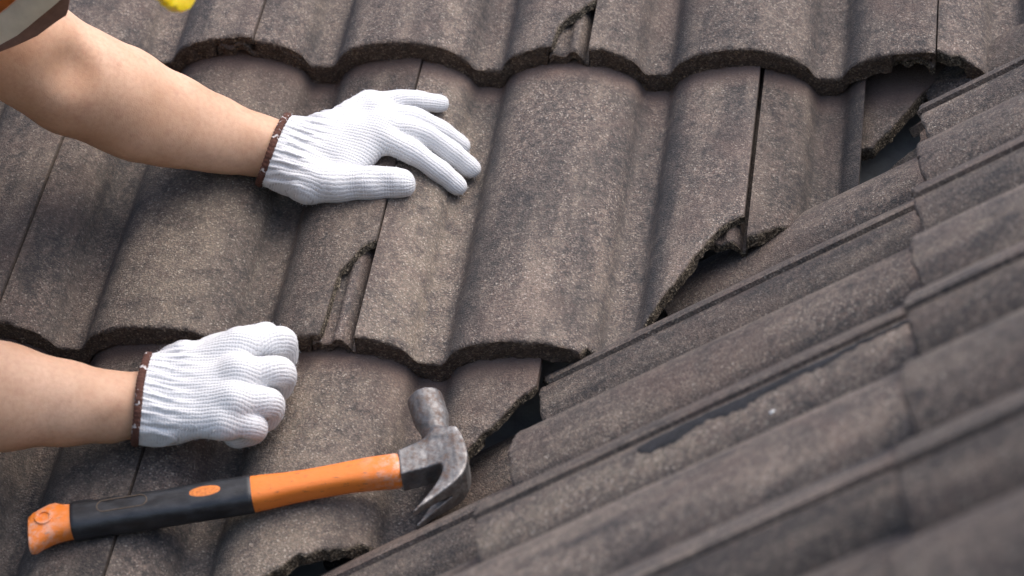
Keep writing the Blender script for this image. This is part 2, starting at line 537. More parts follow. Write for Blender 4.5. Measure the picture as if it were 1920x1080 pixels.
def spline(pts, n=6):
    """Catmull-Rom resampling of a finger's joints (x, y, z, radius)"""
    p = np.array(pts, float)
    p = np.vstack([2 * p[0] - p[1], p, 2 * p[-1] - p[-2]])
    out = []
    for i in range(1, len(p) - 2):
        for t in np.arange(n) / n:
            a, b, c, d = p[i - 1], p[i], p[i + 1], p[i + 2]
            out.append(0.5 * (2 * b + (c - a) * t + (2 * a - 5 * b + 4 * c - d) * t * t + (3 * b - a - 3 * c + d) * t ** 3))
    out.append(p[-2])
    out = np.array(out)
    out[:, 3] *= 1 + 0.05 * np.cos(2 * np.pi * np.arange(len(out)) / n)     # fuller at the joints
    out[-3:, 3] *= (0.99, 0.965, 0.90)                                        # fingertips taper
    return [tuple(q) for q in out]

def surface_net(f, lo, hi, h, newton=2):
    lo, hi = np.asarray(lo, float), np.asarray(hi, float)
    n = np.ceil((hi - lo) / h).astype(int) + 1
    ax = [lo[i] + h * np.arange(n[i]) for i in range(3)]
    D = np.empty(n, dtype=np.float32)
    B = 8                                   # blocks far from the surface keep their centre's value
    nb = [int(math.ceil(k / B)) for k in n]
    bc = [lo[i] + h * np.minimum((np.arange(nb[i]) + 0.5) * B - 0.5, n[i] - 1) for i in range(3)]
    gb = np.stack(np.meshgrid(*bc, indexing='ij'), -1).reshape(-1, 3)
    db = f(gb)
    near = np.abs(db) < h * B * 0.87 * 1.6
    idx3 = np.argwhere(np.ones(nb))
    for (bi, bj, bk), d_, nr in zip(idx3, db, near):
        if not nr: D[bi * B:bi * B + B, bj * B:bj * B + B, bk * B:bk * B + B] = d_
    todo = idx3[near]
    for q in range(0, len(todo), 200):
        ch = todo[q:q + 200]
        o = np.arange(B)
        I = (ch[:, 0, None] * B + o)[:, :, None, None]; J = (ch[:, 1, None] * B + o)[:, None, :, None]; K = (ch[:, 2, None] * B + o)[:, None, None, :]
        I, J, K = [np.broadcast_to(x, (len(ch), B, B, B)).reshape(-1) for x in (I, J, K)]
        m = (I < n[0]) & (J < n[1]) & (K < n[2])
        I, J, K = I[m], J[m], K[m]
        D[I, J, K] = f(np.stack([lo[0] + h * I, lo[1] + h * J, lo[2] + h * K], 1))
    S = D < 0
    c = [S[i:n[0] - 1 + i, j:n[1] - 1 + j, k:n[2] - 1 + k] for i in (0, 1) for j in (0, 1) for k in (0, 1)]
    tot = sum(x.astype(np.int8) for x in c)
    act = (tot > 0) & (tot < 8)
    idx = -np.ones(act.shape, dtype=np.int64)
    cells = np.argwhere(act)
    idx[act] = np.arange(len(cells))
    acc = np.zeros((len(cells), 3)); cnt = np.zeros(len(cells))
    corners = [(i, j, k) for i in (0, 1) for j in (0, 1) for k in (0, 1)]
    for a in range(8):
        for b in range(a + 1, 8):
            ca, cb = np.array(corners[a]), np.array(corners[b])
            if np.abs(ca - cb).sum() != 1: continue
            da = D[tuple((cells + ca).T)]; db = D[tuple((cells + cb).T)]
            m = (da < 0) != (db < 0)
            t = (da / np.where(da == db, 1, da - db))[m]
            acc[m] += ca + t[:, None] * (cb - ca); cnt[m] += 1
    V = lo + h * (cells + acc / cnt[:, None])
    F = []
    for axis in range(3):
        sl0 = [slice(None)] * 3; sl1 = [slice(None)] * 3
        sl0[axis] = slice(0, -1); sl1[axis] = slice(1, None)
        s0, s1 = S[tuple(sl0)], S[tuple(sl1)]
        e = np.argwhere(s0 != s1)
        o1, o2 = [(1, 2), (2, 0), (0, 1)][axis]
        ok = (e[:, o1] > 0) & (e[:, o2] > 0) & (e[:, o1] < n[o1] - 1) & (e[:, o2] < n[o2] - 1)
        e = e[ok]
        ins = s0[tuple(e.T)]
        def cell(d1, d2):
            q = e.copy(); q[:, o1] += d1; q[:, o2] += d2
            return idx[tuple(q.T)]
        q = np.stack([cell(-1, -1), cell(0, -1), cell(0, 0), cell(-1, 0)], 1)
        q = np.where(ins[:, None], q, q[:, ::-1])
        F.append(q)
    F = np.concatenate(F)
    for _ in range(newton):
        d = f(V); e = 0.25 * h
        g = np.stack([f(V + e * np.eye(3)[i]) - f(V - e * np.eye(3)[i]) for i in range(3)], 1) / (2 * e)
        g2 = np.maximum((g * g).sum(1), 0.2)
        stp = np.clip(d / g2, -h * 0.6, h * 0.6)
        V = V - stp[:, None] * g
    return V, F
def grad(f, V, e=0.3):
    g = np.stack([f(V + e * np.eye(3)[i]) - f(V - e * np.eye(3)[i]) for i in range(3)], 1)
    return g / np.maximum(np.linalg.norm(g, axis=1, keepdims=True), 1e-9)
def net_mesh(name, V, F, sharp=None):
    return mesh_from(name, V * MM, F, True, sharp)
FA = frame(pA, 0, 0, 0)

# ------------------------------------------------------------------ bitumen smeared over an open joint of the side slope
def tar():
    V, F = [], []
    ss = np.arange(128, 338, 2.0)
    nz = smooth_noise(ss, 77, 22.0, 4); nz2 = smooth_noise(ss, 78, 16.0, 3)
    top = np.interp(ss, [128, 138, 200, 250, 338], [9.0, 3.5, 4.0, 5.0, 5.0]) + 0.8 * nz2
    bot = np.interp(ss, [128, 138, 165, 205, 235, 262, 338], [14.0, 22.0, 20.5, 21.5, 18.5, 13.5, 9.5]) + 2.6 * nz + 1.6 * smooth_noise(ss, 79, 3.5, 2)
    m = 12
    for i, s in enumerate(ss):
        for q in range(m):
            t = q / (m - 1)
            u = top[i] + (max(bot[i], top[i] + 1.5) - top[i]) * t
            h = 2.3 * (1 - (2 * t - 1) ** 4) + 0.5 * nz[i] * math.sin(t * 5 + i * .4) * (1 - (2 * t - 1) ** 2) - 1.2
            w = float(surf(np.array([u]), s)[0]) + max(h, -1.2)
            V.append(tuple(np.array([u, s, w]) * MM))
    for i in range(len(ss) - 1):
        for q in range(m - 1): F.append((i * m + q, i * m + q + 1, (i + 1) * m + q + 1, (i + 1) * m + q))
    return mesh_from('bitumen_smear', V, F)
M_TAR = simple('dried_bitumen', (0.018, 0.018, 0.021), 0.9, 0, 220, 0.5, 0.0012)
link_mesh('bitumen_smear', tar(), M_TAR, deckB, frame(pB, BO2, 0, 0))['label'] = 'black bitumen smear over a tile joint'

bm = bmesh.new()
bmesh.ops.create_icosphere(bm, subdivisions=2, radius=1.0)
for v_ in bm.verts: v_.co = Vector((v_.co.x * 1.7 * MM, v_.co.y * 2.0 * MM, v_.co.z * 1.1 * MM)) * (1 + 0.2 * math.sin(5 * v_.co.x + 3 * v_.co.y))
fme = bpy.data.meshes.new('paint_fleck'); bm.to_mesh(fme); bm.free()
fw_ = float(surf(np.array([34.0]), 224.5)[0])
link_mesh('paint_fleck', fme, simple('white_paint', (0.72, 0.72, 0.70), 0.6, 0, 300, 0.1, 0.0002), deckB, frame(pB, BO2 + 34, 224.5, fw_ + 0.3))

# ------------------------------------------------------------------ claw hammer
HX, HY = math.cos(math.radians(14.87)), math.sin(math.radians(14.87))
MW_H = frame(pA, 0, -151.9, 32.0) @ Matrix.Rotation(math.radians(14.87), 4, 'Z')
hammer = empty('claw_hammer')
hammer.matrix_basis = MW_H
PARENT_W[hammer.name] = MW_H
tag(hammer, 'worn steel claw hammer with orange and black handle lying on the lower tiles', 'hammer')

def poly_d(P2, poly):
    """signed distance to a closed polygon"""
    poly = np.asarray(poly, float)
    d = np.full(len(P2), 1e9); s = np.ones(len(P2))
    for i in range(len(poly)):
        a, b = poly[i], poly[i - 1]
        e = b - a; w = P2 - a
        t = np.clip((w @ e) / (e @ e), 0, 1)
        q = w - t[:, None] * e
        d = np.minimum(d, (q * q).sum(1))
        c1 = P2[:, 1] >= a[1]; c2 = P2[:, 1] < b[1]; c3 = e[0] * w[:, 1] > e[1] * w[:, 0]
        s = np.where((c1 & c2 & c3) | (~c1 & ~c2 & ~c3), -s, s)
    return s * np.sqrt(d)
HEAD_POLY = [(62.5, 10.5), (72, 13.5), (80, 16.5), (86, 19.5), (91, 24), (104.5, 24), (109.5, 22), (112.5, 14), (114.2, 4), (114.8, -6),
             (113.8, -14), (111.2, -21), (107, -27), (101, -32.2), (94, -36.2), (84, -42), (75, -47.6), (67.6, -52.0),
             (76, -42.5), (84, -33), (90, -25), (93.4, -18.5), (94.6, -13.2), (93.4, -10.4), (90.5, -9.6), (80, -11), (62.5, -13.2)]
def head_f(P):
    x, y, z = P[:, 0], P[:, 1], P[:, 2]
    d2 = poly_d(P[:, :2], HEAD_POLY)
    hz = 11.2 + 3.4 * np.clip((x - 84) / 22, 0, 1) + np.clip((-y - 18) / 30, 0, 1) * 1.6
    a = np.abs(z) - hz
    k = 1.6
    d = np.where((d2 > -k) & (a > -k), np.hypot(np.maximum(d2 + k, 0), np.maximum(a + k, 0)) - k, np.maximum(d2, a))
    ax0, ax1 = np.array([94.5, 18.0, 0]), np.array([88.2, 66.5, 0])
    L = np.linalg.norm(ax1 - ax0); dr = (ax1 - ax0) / L
    t = (P - ax0) @ dr
    rr = np.linalg.norm((P - ax0) - t[:, None] * dr, axis=1)
    R = 11.2 + 2.9 / (1 + np.exp(-(t - 21) / 2.2)) + 0.8 * np.clip((8 - t) / 8, 0, 1)
    R = R - 1.3 * np.clip((t - (L - 2.5)) / 2.5, 0, 1) ** 2
    cyl = np.maximum(np.maximum(rr - R, t - L - 0.5 * (1 - (rr / 14) ** 2)), -t)
    d = smin(d, cyl, 6.0)
    # nail slot between the two prongs of the claw
    u = np.clip((97.0 - x) / 30.0, 0, 1.2)
    slot = np.maximum(np.abs(z) - (1.0 + 5.6 * u), np.maximum(x - 98.0, y + 25.0))
    d = smax(d, -slot, 1.0)
    return d + 0.12 * np.sin(x * 1.1 + 2 * np.sin(y * .7)) * np.sin(z * .9 + y * .8)
V, F = surface_net(head_f, (59, -56, -19), (119, 71, 19), 0.95)
def metal_mat():
    t = NT('worn_steel')
    co = t.obj_co()
    n1 = t.noise(co, 55, 5, 0.65, 0.4)
    n2 = t.noise(co, 190, 4, 0.7)
    n3 = t.noise(co, 900, 2, 0.6)
    c = t.mix(t.ramp(n1, [(0.38, 0.0), (0.62, 1.0)]), (0.150, 0.146, 0.145), (0.31, 0.300, 0.293))
    rust = t.math('MULTIPLY', t.ramp(n2, [(0.46, 0.0), (0.66, 0.8)]), t.ramp(n1, [(0.36, 1.0), (0.64, 0.30)]))
    c = t.mix(rust, c, (0.130, 0.068, 0.040))
    c = t.mix(t.ramp(n3, [(0.62, 0.0), (0.72, 0.5)]), c, (0.07, 0.055, 0.045))
    t.link(c, t.b.inputs['Base Color'])
    t.link(t.math('SUBTRACT', 0.80, t.math('MULTIPLY', rust, 0.5)), t.b.inputs['Metallic'])
    t.link(t.ramp(n2, [(0.3, 0.46), (0.7, 0.70)]), t.b.inputs['Roughness'])
    h = t.math('ADD', t.math('MULTIPLY', n2, 0.6), t.math('MULTIPLY', n3, 0.35))
    t.link(t.bump(h, 0.0006, 0.8), t.b.inputs['Normal'])
    return t.m
M_STEEL = metal_mat()
head = link_mesh('head', net_mesh('head', V, F, 50), M_STEEL, hammer)
tag(head, 'scratched steel head with split curved claw')

def loft(name, stations, mat, parent, nseg=40, expo=2.7, cap=True, zoff=0.0, sharp=50):
    """stations: x, y centre, top half height, bottom half height, half thickness"""
    V, F = [], []
    for (x, yc, ht, hb, hz) in stations:
        for k in range(nseg):
            a = 2 * math.pi * k / nseg
            ca, sa = math.cos(a), math.sin(a)
            y = math.copysign(abs(sa) ** (2 / expo), sa) * (ht if sa > 0 else hb)
            z = math.copysign(abs(ca) ** (2 / expo), ca) * hz
            V.append((x * MM, (yc + y) * MM, (z + zoff) * MM))
    n = len(stations)
    for i in range(n - 1):
        for k in range(nseg):
            F.append((i * nseg + k, i * nseg + (k + 1) % nseg, (i + 1) * nseg + (k + 1) % nseg, (i + 1) * nseg + k))
    if cap:
        F.append(tuple(range(nseg))[::-1]); F.append(tuple((n - 1) * nseg + k for k in range(nseg)))
    me = mesh_from(name, V, [f[::-1] for f in F], True, sharp)
    return link_mesh(name, me, mat, parent)

def orange_mat():
    t = NT('orange_fibreglass')
    co = t.obj_co()
    n1 = t.noise(co, 45, 5, 0.6)
    n2 = t.noise(t.mapping(co, (0.35, 1, 1)), 420, 4, 0.65)
    n3 = t.noise(co, 130, 4, 0.7)
    sx = t.new('ShaderNodeSeparateXYZ'); t.link(co, sx.inputs[0])
    c = t.mix(n1, (0.70, 0.165, 0.018), (0.82, 0.235, 0.034))
    dirt = t.math('MULTIPLY', t.ramp(n2, [(0.56, 0.0), (0.68, 0.8)]), t.ramp(n3, [(0.44, 0.0), (0.60, 1.0)]))
    c = t.mix(dirt, c, (0.10, 0.055, 0.035))
    # paint rubbed pale by the socket end and by the butt
    e1 = t.new('ShaderNodeMapRange'); t.link(sx.outputs[0], e1.inputs[0])
    e1.inputs[1].default_value = 0.030; e1.inputs[2].default_value = 0.064
    e2 = t.new('ShaderNodeMapRange'); t.link(sx.outputs[0], e2.inputs[0])
    e2.inputs[1].default_value = -0.180; e2.inputs[2].default_value = -0.222
    w = t.math('MULTIPLY', t.math('MAXIMUM', e1.outputs[0], e2.outputs[0]), t.ramp(n3, [(0.45, 0.0), (0.62, 0.75)]))
    c = t.mix(w, c, (0.66, 0.46, 0.38))
    t.link(c, t.b.inputs['Base Color'])
    t.link(t.ramp(n3, [(0.3, 0.36), (0.7, 0.6)]), t.b.inputs['Roughness'])
    t.b.inputs['Subsurface Weight'].default_value = 0.0
    t.link(t.bump(t.math('ADD', n2, n3), 0.00035, 0.8), t.b.inputs['Normal'])
    return t.m
def rubber_mat():
    t = NT('black_rubber')
    co = t.obj_co()
    n = t.noise(t.mapping(co, (0.4, 1, 1)), 160, 5, 0.65)
    n2 = t.noise(co, 1100, 2, 0.6)
    c = t.mix(t.ramp(n, [(0.40, 0.0), (0.68, 1.0)]), (0.009, 0.010, 0.012), (0.028, 0.030, 0.035))
    c = t.mix(t.ramp(n2, [(0.66, 0.0), (0.74, 0.55)]), c, (0.14, 0.12, 0.10))
    t.link(c, t.b.inputs['Base Color'])
    t.link(t.ramp(n, [(0.3, 0.30), (0.7, 0.50)]), t.b.inputs['Roughness'])
    t.link(t.bump(t.math('ADD', n, t.math('MULTIPLY', n2, 0.5)), 0.0004, 0.8), t.b.inputs['Normal'])
    return t.m
M_ORANGE, M_RUBBER = orange_mat(), rubber_mat()
st = []
for x, yc, h, z in [(-56, -1.5, 12.2, 10.6), (-50, -1.5, 13.2, 10.9), (-40, -1.3, 12.6, 10.7), (-25, -1.1, 11.3, 10.4), (-8, -0.7, 10.6, 10.2), (8, -0.2, 10.7, 10.2),
                    (24, 0.3, 11.1, 10.3), (40, 0.2, 12.0, 10.6), (54, -0.6, 12.4, 11.0), (60, -1.0, 12.6, 11.1), (61.2, -1.0, 12.2, 10.7), (65, -1.0, 10.6, 9.6)]:
    st.append((x, yc, h, h, z))
shaft = loft('handle', st, M_ORANGE, hammer, expo=3.2)
xs = np.arange(-188.5, -49.9, 1.6)
bx = [-189, -184, -175, -168.3, -161, -154.4, -150, -145.9, -139, -132.3, -124, -117.7, -111.1, -96.4, -75, -50]
by = [14.6, 15.2, 15.2, 12.6, 13.0, 14.0, 13.2, 11.2, 12.4, 13.6, 12.6, 11.6, 12.7, 13.4, 13.6, 13.4]
st = []
for x in xs:
    top = float(np.interp(x, bx, by)); bot = float(np.interp(x, [-189, -150, -90, -50], [14.9, 14.8, 15.2, 15.0]))
    sh = 0.0 if x > -187.5 else 1.0
    en = min(1.0, 0.90 + 0.10 * min(x + 189.5, -49.4 - x) / 2.5)
    st.append((x, -0.6, top * en, bot * en, 11.9 * en))
grip = loft('grip', st, M_RUBBER, hammer, nseg=56, expo=2.9)
st = []
for x, top, bot, z in [(-221.5, 2, 21, 6.5), (-220.5, 5.5, 23.5, 8.8), (-217, 9.2, 23.5, 9.8), (-211, 12.8, 19.5, 10.2), (-205, 15.8, 16.8, 10.4), (-200, 16.4, 15.2, 10.5), (-195, 13.6, 14.4, 10.5), (-188, 12.2, 13.8, 10.5), (-180, 11, 12, 10)]:
    st.append((x, 0.0, top, bot, z))
butt = loft('butt_cap', st, M_ORANGE, hammer, nseg=40, expo=3.0)
def disc_ring(name, cx, cy, z, ro, ri, h, mat, parent, sx=1.0, hole=None):
    """raised ring (ri>0) or raised oval (ri=0)"""
    V, F = [], []
    n = 40
    if ri > 0:
        prof = [(ro, -2.0), (ro, h * 0.5), (ro - 0.5, h), (ri + 0.5, h), (ri, h * 0.5), (ri, -3.0)]
    else:
        prof = [(ro, -2.0), (ro, h * 0.4), (ro - 0.5, h), (ro * 0.5, h + 0.25), (0.3, h + 0.3)]
    for r, zz in prof:
        for k in range(n):
            a = 2 * math.pi * k / n
            V.append(((cx + r * sx * math.cos(a)) * MM, (cy + r * math.sin(a)) * MM, (z + zz) * MM))
    m = len(prof)
    for i in range(m - 1):
        for k in range(n): F.append((i * n + k, i * n + (k + 1) % n, (i + 1) * n + (k + 1) % n, (i + 1) * n + k))
    if ri <= 0: F.append(tuple((m - 1) * n + k for k in range(n)))
    me = mesh_from(name, V, F, True, 40)
    return link_mesh(name, me, mat, parent)
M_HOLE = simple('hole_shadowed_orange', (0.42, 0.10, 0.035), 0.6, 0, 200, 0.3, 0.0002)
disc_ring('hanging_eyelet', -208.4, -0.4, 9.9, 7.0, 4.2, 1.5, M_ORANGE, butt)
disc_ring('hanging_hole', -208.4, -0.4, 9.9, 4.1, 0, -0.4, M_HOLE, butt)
M_INLAY = simple('orange_inlay', (0.66, 0.19, 0.030), 0.5, 0, 500, 0.35, 0.0003)
disc_ring('inlay', -85.5, -0.6, 11.5, 5.0, 0, 0.35, M_INLAY, grip, sx=2.85)
def stadium(name, x0, x1, cy, r, z, t, mat, parent):
    V, F = [], []
    n = 44
    pts = []
    for k in range(n):
        a = 2 * math.pi * k / n
        cx = x1 if math.cos(a) > 0 else x0
        pts.append((cx + r * math.cos(a), cy + r * math.sin(a), math.cos(a), math.sin(a)))
    for (x, y, ca, sa) in pts:
        for q in range(6):
            b = 2 * math.pi * q / 6
            V.append(((x + t * math.cos(b) * ca) * MM, (y + t * math.cos(b) * sa) * MM, (z + t * math.sin(b)) * MM))
    for k in range(n):
        for q in range(6):
            F.append((k * 6 + q, ((k + 1) % n) * 6 + q, ((k + 1) % n) * 6 + (q + 1) % 6, k * 6 + (q + 1) % 6))
    return link_mesh(name, mesh_from(name, V, F), mat, parent)
M_RIM = simple('worn_tan_rim', (0.095, 0.066, 0.044), 0.7, 0, 700, 0.5, 0.0002)
stadium('badge_rim', -162.5, -135.0, 0.4, 5.3, 11.7, 0.55, M_RIM, grip)

# ------------------------------------------------------------------ worker: one body, clothes as children
person = empty('person', tuple(pA(-720, 40, 30)))
PARENT_W[person.name] = Matrix.Translation(Vector(pA(-720, 40, 30)))
tag(person, 'person kneeling in orange safety vest with white gloves reaching across the tiles', 'person')

L_ARM = [(-84.0, 206.0, 26.0, 18), (-103.0, 207.3, 27.5, 22), (-124.0, 207, 34.0, 24.5), (-155, 203.0, 51.0, 29.5), (-185.1, 196.3, 72.0, 35.5), (-222.8, 188.6, 101.0, 42.5), (-250.5, 180.0, 128.0, 43), (-283, 177, 162, 43.5), (-330, 186, 225, 49), (-420, 205, 340, 56)]
R_ARM = [(-126.6, -93.4, 49.0, 20), (-147.0, -98.0, 50.0, 24), (-172.0, -106.0, 55.0, 27), (-201.2, -115.3, 68.0, 32), (-246.2, -125.5, 85.0, 41), (-295.6, -143.7, 112.0, 46), (-345, -162, 146, 46), (-368, -165, 180, 47), (-400, -158, 270, 50), (-445, -135, 400, 56)]
HEAD_UP = np.array([0.92, 0.25, 0.302]); HEAD_UP /= np.linalg.norm(HEAD_UP)
HEAD_F = np.array([0.385, -0.70, -0.61]); HEAD_F -= (HEAD_F @ HEAD_UP) * HEAD_UP; HEAD_F /= np.linalg.norm(HEAD_F)
HEAD_S = np.cross(HEAD_UP, HEAD_F)
VISOR_TIP = (-49.0, -40.0, 416.0)
HEAD_C = np.array(VISOR_TIP) - 172 * HEAD_F - 40 * HEAD_UP
def body_core(P):
    d = chain_d(P, [(-455, 35, 385, 105), (-560, 35, 330, 118), (-700, 40, 270, 112), (-800, 40, 225, 125)], 60)
    for sv, arm in ((1, L_ARM), (-1, R_ARM)):
        s = arm[-1]
        d = smin(d, seg_d(P, (s[0], s[1], s[2]), (-480, 35 + sv * 90, 360), 60, 85), 50)
    return d
def body_f(P):
    d = body_core(P)
    aL = chain_d(P, L_ARM, 12)
    aR = chain_d(P, R_ARM, 7)
    # inner elbow hollow, tendons, wrist bone
    aL = smax(aL, -ell_d(P, (-240, 146, 168), (13, 16, 13)), 24)
    aL = smin(aL, ell_d(P, (-266, 156, 140), (14, 12, 20)), 24)
    aL = smin(aL, seg_d(P, (-205, 174, 80), (-140, 190, 42), 26, 16), 16)
    aL = smin(aL, ell_d(P, (-138, 199, 55), (13, 9, 8)), 14)
    aR = smin(aR, seg_d(P, (-260, -128, 112), (-185, -112, 70), 22, 14), 16)
    aR = smin(aR, ell_d(P, (-176, -116, 76), (12, 9, 6)), 12)
    d = smin(d, aL, 30); d = smin(d, aR, 30)
    # neck, head, face
    d = smin(d, seg_d(P, (-440, 40, 415), (-300, 75, 505), 58, 52), 40)
    f, up, hc = HEAD_F, HEAD_UP, HEAD_C
    hd = seg_d(P, hc - 14 * up - 4 * f, hc + 28 * up - 14 * f, 78, 84)
    hd = smin(hd, seg_d(P, hc - 72 * up + 52 * f, hc - 40 * up + 20 * f, 34, 58), 34)
    hd = smin(hd, seg_d(P, hc - 2 * up + 86 * f, hc - 28 * up + 102 * f, 7, 12), 12)
    for sg in (-1, 1):
        side = sg * HEAD_S
        hd = smax(hd, -ell_d(P, hc + 4 * up + 88 * f + 31 * side, (15, 15, 15)), 12)
        hd = smin(hd, ell_d(P, hc + 4 * up + 72 * f + 31 * side, (13, 13, 13)), 4)
        hd = smin(hd, ell_d(P, hc - 10 * up - 4 * f + 80 * side, (24, 9, 30)), 10)
    hd = smax(hd, -ell_d(P, hc - 56 * up + 92 * f, (9, 22, 7)), 8)
    d = smin(d, hd, 22)
    # legs folded under, knees and shins on the tiles
    for sg in (-1, 1):
        hip = np.array([-790, 40 + sg * 85, 205.0]); kn = np.array([-600, 40 + sg * 125, 88.0]); an = np.array([-960, 40 + sg * 120, 82.0]); toe = np.array([-1060, 40 + sg * 120, 62.0])
        d = smin(d, seg_d(P, hip, kn, 82, 58), 50)
        d = smin(d, seg_d(P, kn, an, 55, 42), 14)
        d = smin(d, seg_d(P, an, toe, 38, 30), 20)
    return d
V, F = surface_net(body_f, (-1115, -300, 10), (-75, 330, 700), 6.5, newton=3)
body_me = net_mesh('body', V, F)
def skin_mat():
    t = NT('skin')
    co = t.obj_co()
    n1 = t.noise(co, 16, 4, 0.6)
    n2 = t.noise(co, 240, 4, 0.65)
    n3 = t.noise(co, 900, 2, 0.5)
    c = t.mix(t.ramp(n1, [(0.35, 0.0), (0.65, 1.0)]), (0.560, 0.328, 0.204), (0.680, 0.435, 0.295))
    c = t.mix(t.ramp(n2, [(0.42, 0.0), (0.72, 0.36)]), c, (0.43, 0.215, 0.140))
    nv = t.noise(co, 55, 5, 0.7)
    c = t.mix(t.ramp(nv, [(0.55, 0.0), (0.72, 0.35)]), c, (0.40, 0.190, 0.130))
    t.link(c, t.b.inputs['Base Color'])
    t.b.inputs['Roughness'].default_value = 0.52
    t.b.inputs['Specular IOR Level'].default_value = 0.35
    t.b.inputs['Subsurface Weight'].default_value = 0.18
    t.b.inputs['Subsurface Radius'].default_value = (1.0, 0.35, 0.18)
    t.b.inputs['Subsurface Scale'].default_value = 0.006
    h = t.math('ADD', t.math('MULTIPLY', n2, 0.7), t.math('MULTIPLY', n3, 0.5))
    t.link(t.bump(h, 0.0005, 0.55), t.b.inputs['Normal'])
    return t.m
M_SKIN = skin_mat()
link_mesh('body', body_me, M_SKIN, person, FA)

def shell(f, lo, hi, h, name, mat, parent, sharp=None):
    V, F = surface_net(f, lo, hi, h)
    return link_mesh(name, net_mesh(name, V, F, sharp), mat, parent, FA)
def fold(P, a=5.0): return a * np.sin(P[:, 0] / 23 + np.sin(P[:, 1] / 31) * 1.4 + P[:, 2] / 37)
M_SHIRT = simple('dark_shirt', (0.05, 0.052, 0.06), 0.9, 0, 90, 0.3, 0.0004)
M_VEST = simple('orange_vest_cloth', (0.50, 0.150, 0.028), 0.85, 0, 160, 0.18, 0.0004)
M_HEM = simple('brown_vest_binding', (0.215, 0.125, 0.095), 0.9, 0, 160, 0.15, 0.0004)
M_STRIP = simple('silver_reflective_tape', (0.74, 0.72, 0.61), 0.6, 0.0, 60, 0.10, 0.0002)
M_TROUSER = simple('navy_work_cloth', (0.030, 0.036, 0.055), 0.9, 0, 80, 0.3, 0.0005)
def shirt_f(P):
    d = body_core(P) - 13 + fold(P, 3)
    d = np.maximum(d, -(P[:, 0] + 800))
    for arm in (L_ARM, R_ARM):
        a, b = np.array(arm[-1][:3]), np.array(arm[-2][:3])
        m = a + (b - a) * 0.62
        s = seg_d(P, a, m, arm[-1][3] + 16, arm[-2][3] + 17)
        s = np.maximum(s, (P - m) @ ((b - a) / np.linalg.norm(b - a)))
        d = smin(d, s, 25)
    return d
shell(shirt_f, (-810, -260, 150), (-330, 330, 540), 8, 'shirt', M_SHIRT, person)
def vest_f(P):
    d = body_core(P) - 20 + fold(P, 4)
    d = np.maximum(d, -(P[:, 0] + 775))
    for arm, sv in ((L_ARM, 1), (R_ARM, -1)):
        a, b = np.array(arm[-1][:3]), np.array(arm[-2][:3])
        hole = seg_d(P, a + np.array([0, sv * 20., 0]), b, 80, 70)
        d = np.maximum(d, -hole)
    d = np.maximum(d, -(seg_d(P, (-440, 40, 415), (-300, 75, 505), 80, 80)))
    return d
vest = shell(vest_f, (-800, -260, 120), (-330, 330, 560), 7, 'safety_vest', M_VEST, person)
def sheet(name, mid, half, mat, parent, uvw_curve):
    """solid cloth sheet: rows of points (u, v, w) thickened along v"""
    n, m = len(mid), len(mid[0])
    V, F = [], []
    for sgn in (-1, 1):
        for r in mid:
            for (u, v, w) in r: V.append((u * MM, (v + sgn * half) * MM, w * MM))
    N = n * m
    for i in range(n - 1):
        for j in range(m - 1):
            a = i * m + j
            F.append((a, a + 1, a + m + 1, a + m)); F.append((N + a, N + a + m, N + a + m + 1, N + a + 1))
    ring = [j for j in range(m)] + [i * m + m - 1 for i in range(1, n)] + [(n - 1) * m + j for j in range(m - 2, -1, -1)] + [i * m for i in range(n - 2, 0, -1)]
    for k in range(len(ring)):
        a, b = ring[k], ring[(k + 1) % len(ring)]
        F.append((a, a + N, b + N, b))
    me = mesh_from(name, V, F, True, 50)
    return link_mesh(name, me, mat, parent, FA)
# front panel of the vest hanging open from the chest: binding, tape and cloth run side by side
EDGE = [(-345, 205), (-303.9, 219.2), (-284, 225.5), (-265.9, 231.8), (-241.8, 242.1), (-231.5, 249.6), (-213.4, 264.0), (-207.2, 280.6), (-197, 305), (-190, 340)]
def off(e, k):
    t = np.linspace(0, 1, len(e))
    return [(x - k * (0.62 + 0.10 * tt), y + k * (0.78 - 0.1 * tt)) for (x, y), tt in zip(e, t)]
def resample(e, n):
    e = np.array(e); s = np.concatenate([[0], np.cumsum(np.linalg.norm(np.diff(e, axis=0), axis=1))])
    q = np.linspace(0, s[-1], n)
    return list(zip(np.interp(q, s, e[:, 0]), np.interp(q, s, e[:, 1])))
E0 = resample(EDGE, 40)
STRIP0 = [(-420, 122), (-340, 182), (-275.3, 228.7), (-246, 254), (-218.3, 280.3), (-180, 318), (-150, 352)]
def band(a, b, n=8, bulge=6.0, v0=110):
    out = []
    for q in range(n):
        t = q / (n - 1)
        out.append([(x0 + (x1 - x0) * t, v0 - bulge * math.sin(math.pi * t) + 3.0 * math.sin(i * 0.35), y0 + (y1 - y0) * t) for i, ((x0, y0), (x1, y1)) in enumerate(zip(a, b))])
    return out
S0 = resample(STRIP0, 40)
S1 = [(x - 13, y + 18) for x, y in S0]
S2 = [(x - 150, y + 95) for x, y in S0]
sheet('vest_binding', band(E0, [(a * 0.5 + b * 0.5, c * 0.5 + d * 0.5) for (a, c), (b, d) in zip(E0, S1)], 8, 4, 111), 1.6, M_HEM, vest, None)
sheet('reflective_strip', band(S0, S1, 8, 3, 106), 1.2, M_STRIP, vest, None)
sheet('vest_panel', band(S1, S2, 8, 5, 109), 1.6, M_VEST, vest, None)
